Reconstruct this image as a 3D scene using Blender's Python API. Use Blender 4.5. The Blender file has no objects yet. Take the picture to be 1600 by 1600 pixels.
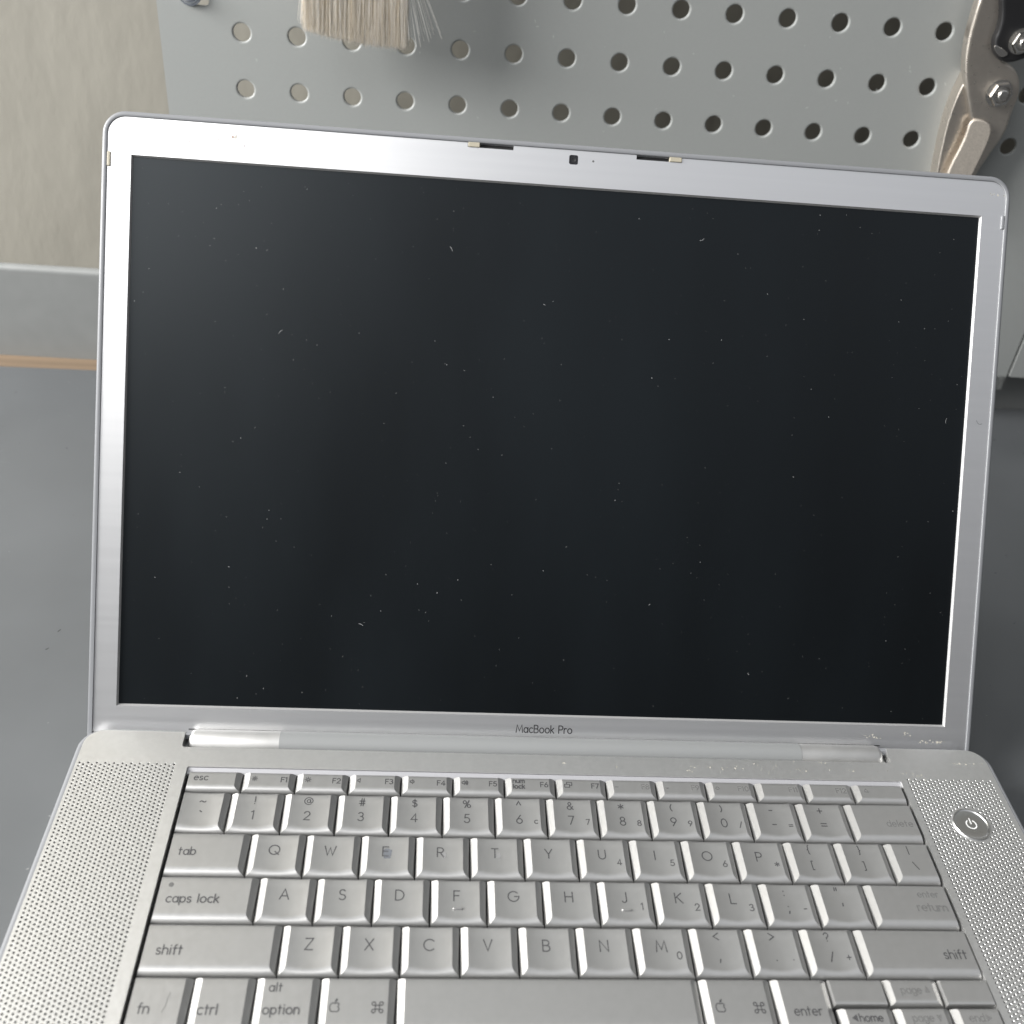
import bpy, bmesh, math, random
from mathutils import Vector, Matrix
from math import sin, cos, pi, radians
random.seed(7)
MM = 0.001
sc = bpy.context.scene
C = sc.collection

# ------------------------------------------------------------------ camera
cam_d = bpy.data.cameras.new('camera')
cam = bpy.data.objects.new('camera', cam_d); C.objects.link(cam)
cam_d.sensor_fit = 'HORIZONTAL'; cam_d.sensor_width = 36; cam_d.lens = 36 * 1573.5 / 1600
cam_d.clip_start = 0.01; cam_d.clip_end = 50
CAM = Vector((-49.381, -215.651, 308.249))
R = Matrix(((0.99531097, -0.04279362, 0.08674548),
            (-0.04336839, 0.60418386, 0.7956639),
            (-0.08645956, -0.79569502, 0.59949494)))
cam.matrix_world = Matrix.Translation(CAM * MM) @ R.transposed().to_4x4()
cam_d.dof.use_dof = True
cam_d.dof.focus_distance = 0.405
cam_d.dof.aperture_fstop = cam_d.lens / 2.9      # a phone's pupil, about 3 mm
sc.camera = cam

# ------------------------------------------------------------------ world and light
w = bpy.data.worlds.new('World'); sc.world = w; w.use_nodes = True
bg = w.node_tree.nodes['Background']
# dim room: darker low down, a paler cool ceiling overhead
wn = w.node_tree.nodes; wl_ = w.node_tree.links
tc = wn.new('ShaderNodeTexCoord'); sx = wn.new('ShaderNodeSeparateXYZ'); rp = wn.new('ShaderNodeValToRGB')
wl_.new(tc.outputs['Generated'], sx.inputs[0]); wl_.new(sx.outputs['Z'], rp.inputs[0])
e = rp.color_ramp.elements
e[0].position = 0.05; e[0].color = (0.12, 0.12, 0.122, 1)
e[1].position = 0.75; e[1].color = (0.64, 0.66, 0.70, 1)
m_ = rp.color_ramp.elements.new(0.35); m_.color = (0.15, 0.154, 0.16, 1)
wl_.new(rp.outputs[0], bg.inputs[0])
bg.inputs[1].default_value = 0.9

def area(name, loc, target, sx, sy, watts, col):
    d = bpy.data.lights.new(name, 'AREA'); d.shape = 'RECTANGLE'; d.size = sx; d.size_y = sy
    d.energy = watts; d.color = col
    o = bpy.data.objects.new(name, d); C.objects.link(o); o.location = loc
    o.rotation_euler = (Vector(target) - Vector(loc)).to_track_quat('-Z', 'Y').to_euler()
    return o
area('upper_window_light', (-0.95, -1.15, 2.05), (0.0, 0.1, 0.1), 1.15, 1.15, 13.5, (1.0, 0.99, 0.97))

area('side_window_light', (-1.6, -0.15, 0.90), (0.0, -0.15, 0.35), 1.12, 0.95, 110, (1.0, 0.99, 0.97))

sc.view_settings.view_transform = 'Standard'
sc.view_settings.look = 'None'
sc.view_settings.exposure = 0.07
sc.view_settings.gamma = 1.0

# ------------------------------------------------------------------ materials
def mat(name, col, rough=0.5, metal=0.0, spec=0.5):
    m = bpy.data.materials.new(name); m.use_nodes = True
    b = m.node_tree.nodes['Principled BSDF']
    b.inputs['Base Color'].default_value = (*col, 1)
    b.inputs['Roughness'].default_value = rough
    b.inputs['Metallic'].default_value = metal
    b.inputs['Specular IOR Level'].default_value = spec
    return m

def vary(m, scale=(40, 40, 40), amount=0.12, rough=0.08, bump=0.0, detail=4, col2=None, bdist=0.0002):
    """noise in colour, roughness and (optionally) height, in object space"""
    nt = m.node_tree; N = nt.nodes; L = nt.links; b = N['Principled BSDF']
    tc = N.new('ShaderNodeTexCoord'); mp = N.new('ShaderNodeMapping')
    mp.inputs['Scale'].default_value = scale
    L.new(tc.outputs['Object'], mp.inputs['Vector'])
    nz = N.new('ShaderNodeTexNoise'); nz.inputs['Scale'].default_value = 1; nz.inputs['Detail'].default_value = detail
    L.new(mp.outputs[0], nz.inputs['Vector'])
    c = b.inputs['Base Color'].default_value[:3]
    cr = N.new('ShaderNodeValToRGB')
    cr.color_ramp.elements[0].position = 0.3; cr.color_ramp.elements[1].position = 0.7
    lo = [max(0, x * (1 - amount)) for x in c]; hi = [min(1, x * (1 + amount)) for x in c]
    if col2: lo = col2
    cr.color_ramp.elements[0].color = (*lo, 1); cr.color_ramp.elements[1].color = (*hi, 1)
    L.new(nz.outputs['Fac'], cr.inputs[0]); L.new(cr.outputs[0], b.inputs['Base Color'])
    if rough:
        r0 = b.inputs['Roughness'].default_value
        mr = N.new('ShaderNodeMapRange'); mr.inputs['From Min'].default_value = 0.3; mr.inputs['From Max'].default_value = 0.7
        mr.inputs['To Min'].default_value = r0 - rough; mr.inputs['To Max'].default_value = r0 + rough
        L.new(nz.outputs['Fac'], mr.inputs['Value']); L.new(mr.outputs[0], b.inputs['Roughness'])
    if bump:
        bp = N.new('ShaderNodeBump'); bp.inputs['Strength'].default_value = bump; bp.inputs['Distance'].default_value = bdist
        L.new(nz.outputs['Fac'], bp.inputs['Height']); L.new(bp.outputs[0], b.inputs['Normal'])
    return m

M = {}
M['alu'] = vary(mat('silver_aluminium', (0.74, 0.74, 0.73), 0.37, 0.9), (700, 700, 700), 0.02, 0.02)
M['bezel'] = vary(mat('brushed_silver_bezel', (0.74, 0.74, 0.745), 0.34, 0.92), (7, 420, 420), 0.012, 0.008)
M['key'] = vary(mat('silver_key_paint', (0.46, 0.458, 0.45), 0.38, 0.8), (500, 500, 500), 0.015, 0.02)
M['rim'] = mat('grey_trim_paint', (0.19, 0.195, 0.205), 0.42, 0.0)
M['hinge'] = vary(mat('hinge_metal', (0.44, 0.438, 0.43), 0.5, 0.7), (200, 200, 200), 0.04, 0.03)
M['hinge_plastic'] = mat('hinge_grey_plastic', (0.20, 0.206, 0.206), 0.45, 0.0)
M['lip'] = mat('pale_grey_lip', (0.33, 0.33, 0.345), 0.45, 0.2)
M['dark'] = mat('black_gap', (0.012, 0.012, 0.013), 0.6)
M['ink'] = mat('legend_ink', (0.058, 0.058, 0.06), 0.6, 0.0, 0.2)
M['sheened'] = mat('sheen_paled_legend_ink', (0.135, 0.135, 0.133), 0.6, 0.0, 0.2)  # same ink made paler: sheen over these legends put into the colour
M['wording'] = mat('black_print', (0.03, 0.03, 0.032), 0.6, 0.0, 0.2)
M['led'] = mat('dark_indicator', (0.10, 0.10, 0.098), 0.4)
M['smudge'] = mat('blue_ink_smudge', (0.125, 0.133, 0.146), 0.55, 0.1, 0.3)
M['smear'] = mat('grey_smear', (0.26, 0.26, 0.26), 0.5, 0.4, 0.3)
M['edge'] = mat('bare_metal_edge', (0.34, 0.34, 0.34), 0.4, 0.3)
M['lcd'] = vary(mat('matte_black_screen', (0.0007, 0.0012, 0.0016), 0.31, 0.0, 0.40), (13, 4, 4), 1.2, 0.04, 0.0, 4, (0.0004, 0.0006, 0.0008))
M['lcd'].node_tree.nodes['Principled BSDF'].inputs['Specular Tint'].default_value = (0.86, 0.94, 1.0, 1)
M['dust'] = mat('pale_dust', (0.26, 0.265, 0.265), 0.8)
M['residue'] = mat('whitish_residue', (0.46, 0.44, 0.38), 0.8, 0.0, 0.1)
M['rubber'] = mat('beige_rubber', (0.34, 0.31, 0.24), 0.6)
M['lens'] = mat('camera_glass', (0.01, 0.01, 0.012), 0.12)
M['steel'] = mat('polished_steel', (0.66, 0.64, 0.61), 0.2, 1.0)
M['button'] = mat('power_button_metal', (0.74, 0.735, 0.72), 0.28, 1.0)
M['symbol'] = mat('bright_symbol', (0.8, 0.8, 0.79), 0.4, 0.2)
M['facet'] = vary(mat('ground_nickel', (0.50, 0.455, 0.40), 0.5, 0.7), (1500, 1500, 1500), 0.14, 0.05, 0.1, 2)
M['zinc'] = mat('zinc_plated', (0.58, 0.61, 0.67), 0.25, 1.0)
M['peg'] = vary(mat('grey_powder_coat', (0.285, 0.295, 0.288), 0.40, 0.0), (700, 700, 700), 0.012, 0.015, 0.03, 2)
M['wall'] = vary(mat('beige_plaster', (0.262, 0.249, 0.214), 0.75), (26, 26, 13), 0.04, 0.0, 0.2, 6, None, 0.006)
M['ledge'] = vary(mat('grey_metal_paint', (0.19, 0.196, 0.193), 0.4, 0.0), (100, 100, 100), 0.03, 0.05)
M['desk'] = vary(mat('dark_grey_laminate', (0.086, 0.091, 0.095), 0.36, 0.0, 0.55), (9, 9, 9), 0.10, 0.05)
M['wood'] = vary(mat('pale_wood', (0.135, 0.095, 0.06), 0.75), (6, 160, 160), 0.22, 0.0)
M['snips'] = vary(mat('satin_nickel', (0.60, 0.55, 0.49), 0.30, 0.9), (500, 500, 500), 0.02, 0.03, 0.02, 2)
M['black'] = mat('black_plastic', (0.014, 0.014, 0.015), 0.32)
M['bristle'] = mat('pale_bristle', (0.72, 0.66, 0.56), 0.5)
M['bristle2'] = mat('tan_bristle', (0.54, 0.46, 0.35), 0.5)
M['bristle3'] = mat('white_bristle', (0.84, 0.81, 0.76), 0.5)

# ------------------------------------------------------------------ mesh helpers (millimetres in, metres out)
def link(name, me, m, parent=None, smooth=None):
    o = bpy.data.objects.new(name, me); C.objects.link(o)
    if m is not None:
        for mm_ in (m if isinstance(m, (list, tuple)) else [m]): me.materials.append(mm_)
    if parent is not None: o.parent = parent
    if smooth is not None:
        me.shade_smooth(); me.set_sharp_from_angle(angle=radians(smooth))
    return o

def obj(name, V, F, m, parent=None, smooth=None, xf=None, mats=None):
    me = bpy.data.meshes.new(name)
    if xf: V = [xf(v) for v in V]
    me.from_pydata([Vector(v) * MM for v in V], [], F)
    me.validate()
    bm = bmesh.new(); bm.from_mesh(me); bmesh.ops.recalc_face_normals(bm, faces=bm.faces[:]); bm.to_mesh(me); bm.free()
    o = link(name, me, m, parent, smooth)
    if mats:
        me.polygons.foreach_set('material_index', mats)
    return o

def bevel(o, width, seg=2, ang=35):
    b = o.modifiers.new('bevel', 'BEVEL'); b.width = width * MM; b.segments = seg
    b.limit_method = 'ANGLE'; b.angle_limit = radians(ang); b.use_clamp_overlap = True
    return o

def empty(name, loc, label, cat, group=None):
    o = bpy.data.objects.new(name, None); C.objects.link(o); o.empty_display_size = 0.02
    o.location = Vector(loc) * MM; o['label'] = label; o['category'] = cat
    if group: o['group'] = group
    return o

def tag(o, label, cat, group=None):
    o['label'] = label; o['category'] = cat
    if group: o['group'] = group
    return o

class MB:
    def __init__(s): s.V = []; s.F = []; s.mi = []
    def add(s, V, F, mi=0):
        k = len(s.V); s.V += [tuple(v) for v in V]; s.F += [tuple(i + k for i in f) for f in F]; s.mi += [mi] * len(F)
    def box(s, x0, x1, y0, y1, z0, z1):
        s.add([(x, y, z) for z in (z0, z1) for y in (y0, y1) for x in (x0, x1)],
              [(0, 2, 3, 1), (4, 5, 7, 6), (0, 1, 5, 4), (2, 6, 7, 3), (0, 4, 6, 2), (1, 3, 7, 5)])
    def build(s, name, m, parent=None, smooth=None, xf=None):
        return obj(name, s.V, s.F, m, parent, smooth, xf, s.mi if isinstance(m, list) else None)

def rrect(x0, x1, y0, y1, r, n=8, rs=None):
    """rounded rectangle, counter-clockwise; rs = radii for (x1y1, x0y1, x0y0, x1y0)"""
    rs = rs or (r, r, r, r); P = []
    for (cx, cy, sx, sy, a0), rr in zip(((x1, y1, -1, -1, 0), (x0, y1, 1, -1, 90), (x0, y0, 1, 1, 180), (x1, y0, -1, 1, 270)), rs):
        if rr <= 0: P.append((cx, cy)); continue
        for k in range(n + 1):
            a = radians(a0 + 90 * k / n)
            P.append((cx + sx * rr + rr * cos(a), cy + sy * rr + rr * sin(a)))
    return P

def circle(cx, cy, r, n=24, ry=None):
    ry = ry or r
    return [(cx + r * cos(2 * pi * k / n), cy + ry * sin(2 * pi * k / n)) for k in range(n)]

def plate(outer, holes, z0, z1):
    """flat plate with holes between z0 and z1: returns V, F"""
    V = []; F = []
    for z in (z1, z0):
        bm = bmesh.new(); es = []
        for loop in [outer] + holes:
            vs = [bm.verts.new((x, y, 0)) for x, y in loop]
            es += [bm.edges.new((vs[i], vs[(i + 1) % len(vs)])) for i in range(len(vs))]
        bmesh.ops.triangle_fill(bm, edges=es, use_beauty=True, use_dissolve=False, normal=(0, 0, 1))
        bm.verts.index_update(); k = len(V)
        V += [(v.co.x, v.co.y, z) for v in bm.verts]
        F += [tuple(v.index + k for v in f.verts) for f in bm.faces]
        bm.free()
    n = len(V) // 2; s = 0
    for loop in [outer] + holes:
        m_ = len(loop)
        for i in range(m_):
            a, b = s + i, s + (i + 1) % m_
            F.append((a, b, b + n, a + n))
        s += m_
    return V, F

def loft(loops, cap0=True, cap1=True):
    V = []; F = []; n = len(loops[0])
    for l in loops: V += l
    for k in range(len(loops) - 1):
        for i in range(n):
            a = k * n + i; b = k * n + (i + 1) % n
            F.append((a, b, b + n, a + n))
    if cap0: F.append(tuple(range(n))[::-1])
    if cap1: F.append(tuple((len(loops) - 1) * n + i for i in range(n)))
    return V, F

def inset_rr(x0, x1, y0, y1, r, d, z, n=8):
    return [(x, y, z) for x, y in rrect(x0 + d, x1 - d, y0 + d, y1 - d, max(r - d, 0.05), n)]

def tube(pts, r0, r1, n=5):
    V = []; F = []
    for k, p in enumerate(pts):
        p = Vector(p); t = (Vector(pts[min(k + 1, len(pts) - 1)]) - Vector(pts[max(k - 1, 0)])).normalized()
        a = t.cross(Vector((0.3, 1, 0.1))).normalized(); b = t.cross(a)
        r = r0 + (r1 - r0) * k / (len(pts) - 1)
        V += [tuple(p + (a * cos(2 * pi * i / n) + b * sin(2 * pi * i / n)) * r) for i in range(n)]
    for k in range(len(pts) - 1):
        for i in range(n):
            F.append((k * n + i, k * n + (i + 1) % n, (k + 1) * n + (i + 1) % n, (k + 1) * n + i))
    F.append(tuple(range(n))[::-1]); F.append(tuple((len(pts) - 1) * n + i for i in range(n)))
    return V, F

# ------------------------------------------------------------------ a rounded single-stroke alphabet
def arc(cx, cy, rx, ry, a0, a1, n=None):
    n = n or max(4, int(abs(a1 - a0) / 22))
    return [(cx + rx * cos(radians(a0 + (a1 - a0) * k / n)), cy + ry * sin(radians(a0 + (a1 - a0) * k / n))) for k in range(n + 1)]

dot = lambda x, y: [(x, y - 0.015), (x, y + 0.015)]
G = {
 'A': (.8, [[(0, 0), (.4, 1), (.8, 0)], [(.14, .33), (.66, .33)]]),
 'B': (.6, [[(0, 0), (0, 1), (.3, 1)] + arc(.32, .76, .22, .24, 90, -90) + [(0, .52)], [(.32, .52)] + arc(.33, .26, .27, .26, 90, -90) + [(0, 0)]]),
 'C': (.85, [arc(.5, .5, .5, .5, 45, 315)]),
 'D': (.75, [[(0, 0), (0, 1), (.25, 1)] + arc(.25, .5, .5, .5, 90, -90) + [(0, 0)]]),
 'E': (.55, [[(.55, 1), (0, 1), (0, 0), (.55, 0)], [(0, .52), (.48, .52)]]),
 'F': (.52, [[(.52, 1), (0, 1), (0, 0)], [(0, .52), (.45, .52)]]),
 'G': (.92, [arc(.5, .5, .5, .5, 45, 360) + [(.6, .5)]]),
 'H': (.7, [[(0, 0), (0, 1)], [(.7, 0), (.7, 1)], [(0, .52), (.7, .52)]]),
 'I': (.1, [[(.05, 0), (.05, 1)]]),
 'J': (.45, [[(.45, 1), (.45, .25)] + arc(.23, .25, .22, .25, 0, -150)]),
 'K': (.66, [[(0, 0), (0, 1)], [(.6, 1), (0, .48)], [(.16, .6), (.66, 0)]]),
 'L': (.5, [[(0, 1), (0, 0), (.5, 0)]]),
 'M': (.92, [[(0, 0), (.12, 1), (.46, .2), (.8, 1), (.92, 0)]]),
 'N': (.72, [[(0, 0), (0, 1), (.72, 0), (.72, 1)]]),
 'O': (1., [arc(.5, .5, .5, .5, 90, 450)]),
 'P': (.58, [[(0, 0), (0, 1), (.3, 1)] + arc(.3, .73, .28, .27, 90, -90) + [(0, .46)]]),
 'Q': (1., [arc(.5, .5, .5, .5, 90, 450), [(.58, .32), (.95, -.02)]]),
 'R': (.6, [[(0, 0), (0, 1), (.3, 1)] + arc(.3, .74, .28, .26, 90, -90) + [(0, .48)], [(.28, .46), (.6, 0)]]),
 'S': (.58, [arc(.29, .75, .25, .25, 30, 270) + arc(.29, .25, .28, .25, 90, -150)]),
 'T': (.64, [[(0, 1), (.64, 1)], [(.32, 1), (.32, 0)]]),
 'U': (.68, [[(0, 1), (0, .34)] + arc(.34, .34, .34, .34, 180, 360) + [(.68, 1)]]),
 'V': (.72, [[(0, 1), (.36, 0), (.72, 1)]]),
 'W': (1.05, [[(0, 1), (.28, 0), (.525, .85), (.77, 0), (1.05, 1)]]),
 'X': (.68, [[(0, 0), (.68, 1)], [(0, 1), (.68, 0)]]),
 'Y': (.68, [[(0, 1), (.34, .45), (.68, 1)], [(.34, .45), (.34, 0)]]),
 'Z': (.64, [[(0, 1), (.64, 1), (0, 0), (.64, 0)]]),
 '0': (.62, [arc(.31, .5, .31, .5, 90, 450)]),
 '1': (.3, [[(0, .85), (.2, 1), (.2, 0)]]),
 '2': (.58, [arc(.29, .7, .28, .3, 165, -20) + [(0, 0), (.58, 0)]]),
 '3': (.56, [arc(.26, .76, .24, .24, 150, -90), arc(.26, .27, .29, .26, 90, -150)]),
 '4': (.64, [[(.46, 0), (.46, 1), (0, .27), (.64, .27)]]),
 '5': (.56, [[(.5, 1), (.12, 1), (.06, .56)] + arc(.26, .31, .29, .31, 110, -150)]),
 '6': (.58, [[(.42, 1), (.06, .45)], arc(.29, .29, .29, .29, 90, 450)]),
 '7': (.54, [[(0, 1), (.54, 1), (.16, 0)]]),
 '8': (.58, [arc(.29, .76, .23, .24, -90, 270), arc(.29, .26, .28, .26, 90, 450)]),
 '9': (.58, [[(.16, 0), (.52, .55)], arc(.29, .71, .29, .29, 90, 450)]),
 '!': (.1, [[(.05, 1), (.05, .28)], dot(.05, .03)]),
 '@': (1., [arc(.5, .5, .2, .22, 0, 360), [(.7, .72), (.7, .4)] + arc(.83, .42, .13, .13, 180, 350) + arc(.5, .5, .5, .48, 0, 310)]),
 '#': (.7, [[(.25, 0), (.33, 1)], [(.5, 0), (.58, 1)], [(.05, .33), (.68, .33)], [(.08, .67), (.7, .67)]]),
 '$': (.58, [arc(.29, .72, .25, .2, 30, 270) + arc(.29, .29, .27, .23, 90, -150), [(.29, 1.05), (.29, -.07)]]),
 '%': (.9, [arc(.2, .76, .19, .22, 0, 360), arc(.7, .24, .19, .22, 0, 360), [(.2, 0), (.72, 1)]]),
 '^': (.5, [[(0, .5), (.25, 1), (.5, .5)]]),
 '&': (.75, [[(.75, 0), (.2, .68)] + arc(.34, .8, .18, .2, 200, -20) + [(.14, .42)] + arc(.3, .25, .27, .25, 140, 300) + [(.7, .45)]]),
 '*': (.6, [[(.3, .2), (.3, .9)], [(0, .38), (.6, .72)], [(0, .72), (.6, .38)]]),
 '(': (.2, [arc(.5, .5, .5, .6, 130, 230)]), ')': (.2, [arc(-.3, .5, .5, .6, 50, -50)]),
 '-': (.4, [[(0, .4), (.4, .4)]]), '_': (.6, [[(0, .3), (.6, .3)]]),
 '=': (.6, [[(0, .32), (.6, .32)], [(0, .62), (.6, .62)]]), '+': (.6, [[(.3, .15), (.3, .8)], [(0, .47), (.6, .47)]]),
 '[': (.2, [[(.2, 1.1), (0, 1.1), (0, -.1), (.2, -.1)]]), ']': (.2, [[(0, 1.1), (.2, 1.1), (.2, -.1), (0, -.1)]]),
 '{': (.25, [[(.25, 1.1)] + arc(.22, .95, .1, .15, 90, 180) + [(.12, .62), (0, .5), (.12, .38)] + arc(.22, .05, .1, .15, 180, 270)]),
 '}': (.25, [[(0, 1.1)] + arc(.03, .95, .1, .15, 90, 0) + [(.13, .62), (.25, .5), (.13, .38)] + arc(.03, .05, .1, .15, 0, -90)]),
 '|': (.1, [[(.05, 1.05), (.05, -.1)]]), '\\': (.5, [[(0, 1), (.5, 0)]]), '/': (.45, [[(0, -.05), (.45, 1.05)]]),
 ':': (.1, [dot(.05, .15), dot(.05, .65)]), ';': (.1, [[(.08, .12), (.0, -.15)], dot(.05, .65)]),
 '"': (.3, [[(.05, 1), (.03, .68)], [(.27, 1), (.25, .68)]]), "'": (.1, [[(.07, 1), (.03, .68)]]),
 '<': (.6, [[(.6, .9), (0, .5), (.6, .1)]]), '>': (.6, [[(0, .9), (.6, .5), (0, .1)]]),
 ',': (.1, [[(.1, .15), (0, -.2)]]), '.': (.1, [dot(.05, .04)]),
 '?': (.55, [arc(.27, .74, .26, .26, 170, -60) + [(.27, .42), (.27, .28)], dot(.27, .03)]),
 '~': (.6, [arc(.15, .45, .15, .12, 180, 20) + arc(.45, .55, .16, .12, 200, 360)]), '`': (.2, [[(0, .75), (.2, .6)]]),
 ' ': (.3, []),
 'a': (.56, [arc(.27, .33, .27, .33, 0, 360), [(.56, .67), (.56, 0)]]),
 'b': (.56, [[(0, 1), (0, 0)], arc(.29, .33, .27, .33, 0, 360)]),
 'c': (.5, [arc(.3, .33, .3, .33, 50, 310)]),
 'd': (.56, [arc(.27, .33, .27, .33, 0, 360), [(.56, 1), (.56, 0)]]),
 'e': (.56, [[(.02, .35), (.56, .35)] + arc(.28, .33, .28, .33, 5, 310)]),
 'f': (.34, [arc(.3, .82, .16, .18, 80, 180) + [(.14, 0)], [(0, .64), (.34, .64)]]),
 'g': (.56, [arc(.27, .33, .27, .33, 0, 360), [(.56, .67), (.56, -.05)] + arc(.3, -.05, .26, .25, 0, -150)]),
 'h': (.5, [[(0, 1), (0, 0)], [(0, .35)] + arc(.25, .4, .25, .26, 170, 0) + [(.5, 0)]]),
 'i': (.1, [[(.05, .66), (.05, 0)], dot(.05, .93)]),
 'k': (.46, [[(0, 1), (0, 0)], [(.42, .66), (0, .28)], [(.12, .38), (.46, 0)]]),
 'l': (.1, [[(.05, 1), (.05, 0)]]),
 'm': (.84, [[(0, .66), (0, 0)], [(0, .4)] + arc(.21, .45, .21, .22, 170, 0) + [(.42, 0)], [(.42, .4)] + arc(.63, .45, .21, .22, 170, 0) + [(.84, 0)]]),
 'n': (.5, [[(0, .66), (0, 0)], [(0, .35)] + arc(.25, .4, .25, .26, 170, 0) + [(.5, 0)]]),
 'o': (.6, [arc(.3, .33, .3, .33, 0, 360)]),
 'p': (.56, [[(0, .66), (0, -.3)], arc(.29, .33, .27, .33, 0, 360)]),
 'r': (.32, [[(0, .66), (0, 0)], [(0, .35)] + arc(.22, .42, .22, .24, 170, 60)]),
 's': (.42, [arc(.21, .49, .18, .17, 30, 270) + arc(.21, .16, .2, .16, 90, -150)]),
 't': (.34, [[(.14, .92), (.14, .0)], [(0, .64), (.34, .64)]]),
 'u': (.5, [[(0, .66), (0, .25)] + arc(.25, .25, .25, .25, 180, 350), [(.5, .66), (.5, 0)]]),
}
# icons, drawn in the same units
SUN = lambda r: [arc(.5, .5, .14 + r, .14 + r, 0, 360)] + [[(.5 + (.3 + r) * cos(a), .5 + (.3 + r) * sin(a)), (.5 + (.44 + r) * cos(a), .5 + (.44 + r) * sin(a))] for a in [k * pi / 4 for k in range(8)]]
SPK = [[(0, .35), (.18, .35), (.4, .1), (.4, .9), (.18, .65), (0, .65), (0, .35)]]
ICON = {
 'sun1': (1, SUN(0)), 'sun2': (1, SUN(.06)),
 'spk0': (.4, SPK), 'spk1': (.6, SPK + [arc(.35, .5, .28, .3, 45, -45)]),
 'spk3': (1., SPK + [arc(.35, .5, .24, .28, 45, -45), arc(.35, .5, .42, .45, 45, -45), arc(.35, .5, .6, .6, 45, -45)]),
 'disp': (1.2, [[(0, 0), (.8, 0), (.8, .6), (0, .6), (0, 0)], [(.35, .6), (.35, 1), (1.2, 1), (1.2, .4), (.8, .4)]]),
 'kb0': (.6, [[(0, .2), (.6, .2)]]), 'kb1': (.7, [[(.1, .2), (.6, .2)], arc(.35, .25, .2, .2, 200, 340)]),
 'kb2': (1., [[(.3, .1), (.7, .1)]] + [[(.5 + .3 * cos(a), .2 + .4 * sin(a)), (.5 + .42 * cos(a), .2 + .55 * sin(a))] for a in [radians(x) for x in (10, 50, 90, 130, 170)]]),
 'eject': (.8, [[(.0, .3), (.4, .85), (.8, .3), (0, .3)], [(0, .1), (.8, .1)]]),
 'apple': (.9, [arc(.27, .42, .27, .4, 70, 250, 8) + arc(.45, -.0, .1, .06, 200, -20, 4)[0:0] + [(.35, .02), (.45, .05), (.55, .02)] + arc(.63, .42, .25, .4, 285, 330, 3) + arc(.88, .5, .14, .17, 240, 120, 5) + arc(.63, .55, .24, .27, 45, 110, 4) + [(.45, .75), (.36, .8)],
                [(.45, .92), (.5, 1.1), (.62, 1.18), (.58, .98), (.45, .92)]]),
 'cmd': (1., [[(.33, .2), (.33, .8)], [(.67, .2), (.67, .8)], [(.2, .33), (.8, .33)], [(.2, .67), (.8, .67)],
              arc(.18, .18, .15, .15, 0, -270)[::1], arc(.82, .18, .15, .15, 180, 450), arc(.18, .82, .15, .15, 0, 270), arc(.82, .82, .15, .15, 180, -90)]),
 'tri_l': (.6, [[(.6, .05), (0, .45), (.6, .85), (.6, .05)], [(.5, .25), (.25, .45), (.5, .65), (.5, .25)]]),
 'tri_u': (.6, [[(.02, .0), (.3, .8), (.58, .0), (.02, 0)], [(.2, .15), (.3, .5), (.4, .15), (.2, .15)]]),
 'tri_d': (.6, [[(.02, .8), (.3, .0), (.58, .8), (.02, .8)], [(.2, .65), (.3, .3), (.4, .65), (.2, .65)]]),
 'tri_r': (.6, [[(0, .05), (.6, .45), (0, .85), (0, .05)], [(.1, .25), (.35, .45), (.1, .65), (.1, .25)]]),
}
ADV = 0.2
def text_strokes(s, size):
    """polylines and total width for a word (or icon: '@name') at cap height size"""
    if len(s) > 1 and s[0] == '@':
        wd, st = ICON[s[1:]]
        return [[(x * size, y * size) for x, y in p] for p in st], wd * size
    x = 0; out = []
    for ch in s:
        wd, st = G[ch]
        out += [[((x + px) * size, py * size) for px, py in p] for p in st]
        x += wd + ADV
    return out, (x - ADV) * size

def ribbon(mb, pts, wdt, place, k):
    """flat stroke of constant width with round ends; place(x, y, lift) puts it on a surface"""
    P = [Vector(p) for p in pts]; Q = [P[0]]
    for p in P[1:]:
        if (p - Q[-1]).length > 1e-5: Q.append(p)
    P = Q
    if len(P) < 2: return
    closed = (P[0] - P[-1]).length < 1e-4
    if closed: P = P[:-1]
    n = len(P); h = wdt / 2; Lf = []; Rt = []
    for i in range(n):
        a = P[i - 1] if (i > 0 or closed) else None; b = P[(i + 1) % n] if (i < n - 1 or closed) else None
        d1 = (P[i] - a).normalized() if a is not None else None; d2 = (b - P[i]).normalized() if b is not None else None
        d1 = d1 or d2; d2 = d2 or d1
        n1 = Vector((-d1.y, d1.x)); n2 = Vector((-d2.y, d2.x)); m_ = n1 + n2
        m_ = n1 if m_.length < 0.2 else m_.normalized()
        sc_ = min(1.8, 1 / max(0.3, m_.dot(n1)))
        Lf.append(P[i] + m_ * h * sc_); Rt.append(P[i] - m_ * h * sc_)
    V = [place(p.x, p.y, k) for p in Lf] + [place(p.x, p.y, k) for p in Rt]; F = []
    for i in range(n if closed else n - 1):
        j = (i + 1) % n; F.append((i, n + i, n + j, j))
    if not closed:
        for e, (c, d) in enumerate(((P[0], P[0] - P[1]), (P[-1], P[-1] - P[-2]))):
            a0 = math.atan2(d.y, d.x); s = len(V); arcp = []
            for q in range(7):
                a = a0 - pi / 2 + pi * q / 6
                arcp.append(place(c.x + h * cos(a), c.y + h * sin(a), k))
            V += arcp; F.append(tuple(range(s, s + 7)))
    mb.add(V, F)

# ------------------------------------------------------------------ THE LAPTOP
XC = 4.2                                   # its centre line
DZ = 0.5                                   # deck height
DESK = -19.0
laptop = empty('laptop', (XC, -75, DESK), 'worn silver laptop standing open on the grey desk with a black blank screen', 'laptop')
laptop_inv = Vector((XC, -75, DESK))
def L_(v): return (v[0] - laptop_inv.x, v[1] - laptop_inv.y, v[2] - laptop_inv.z)

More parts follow.
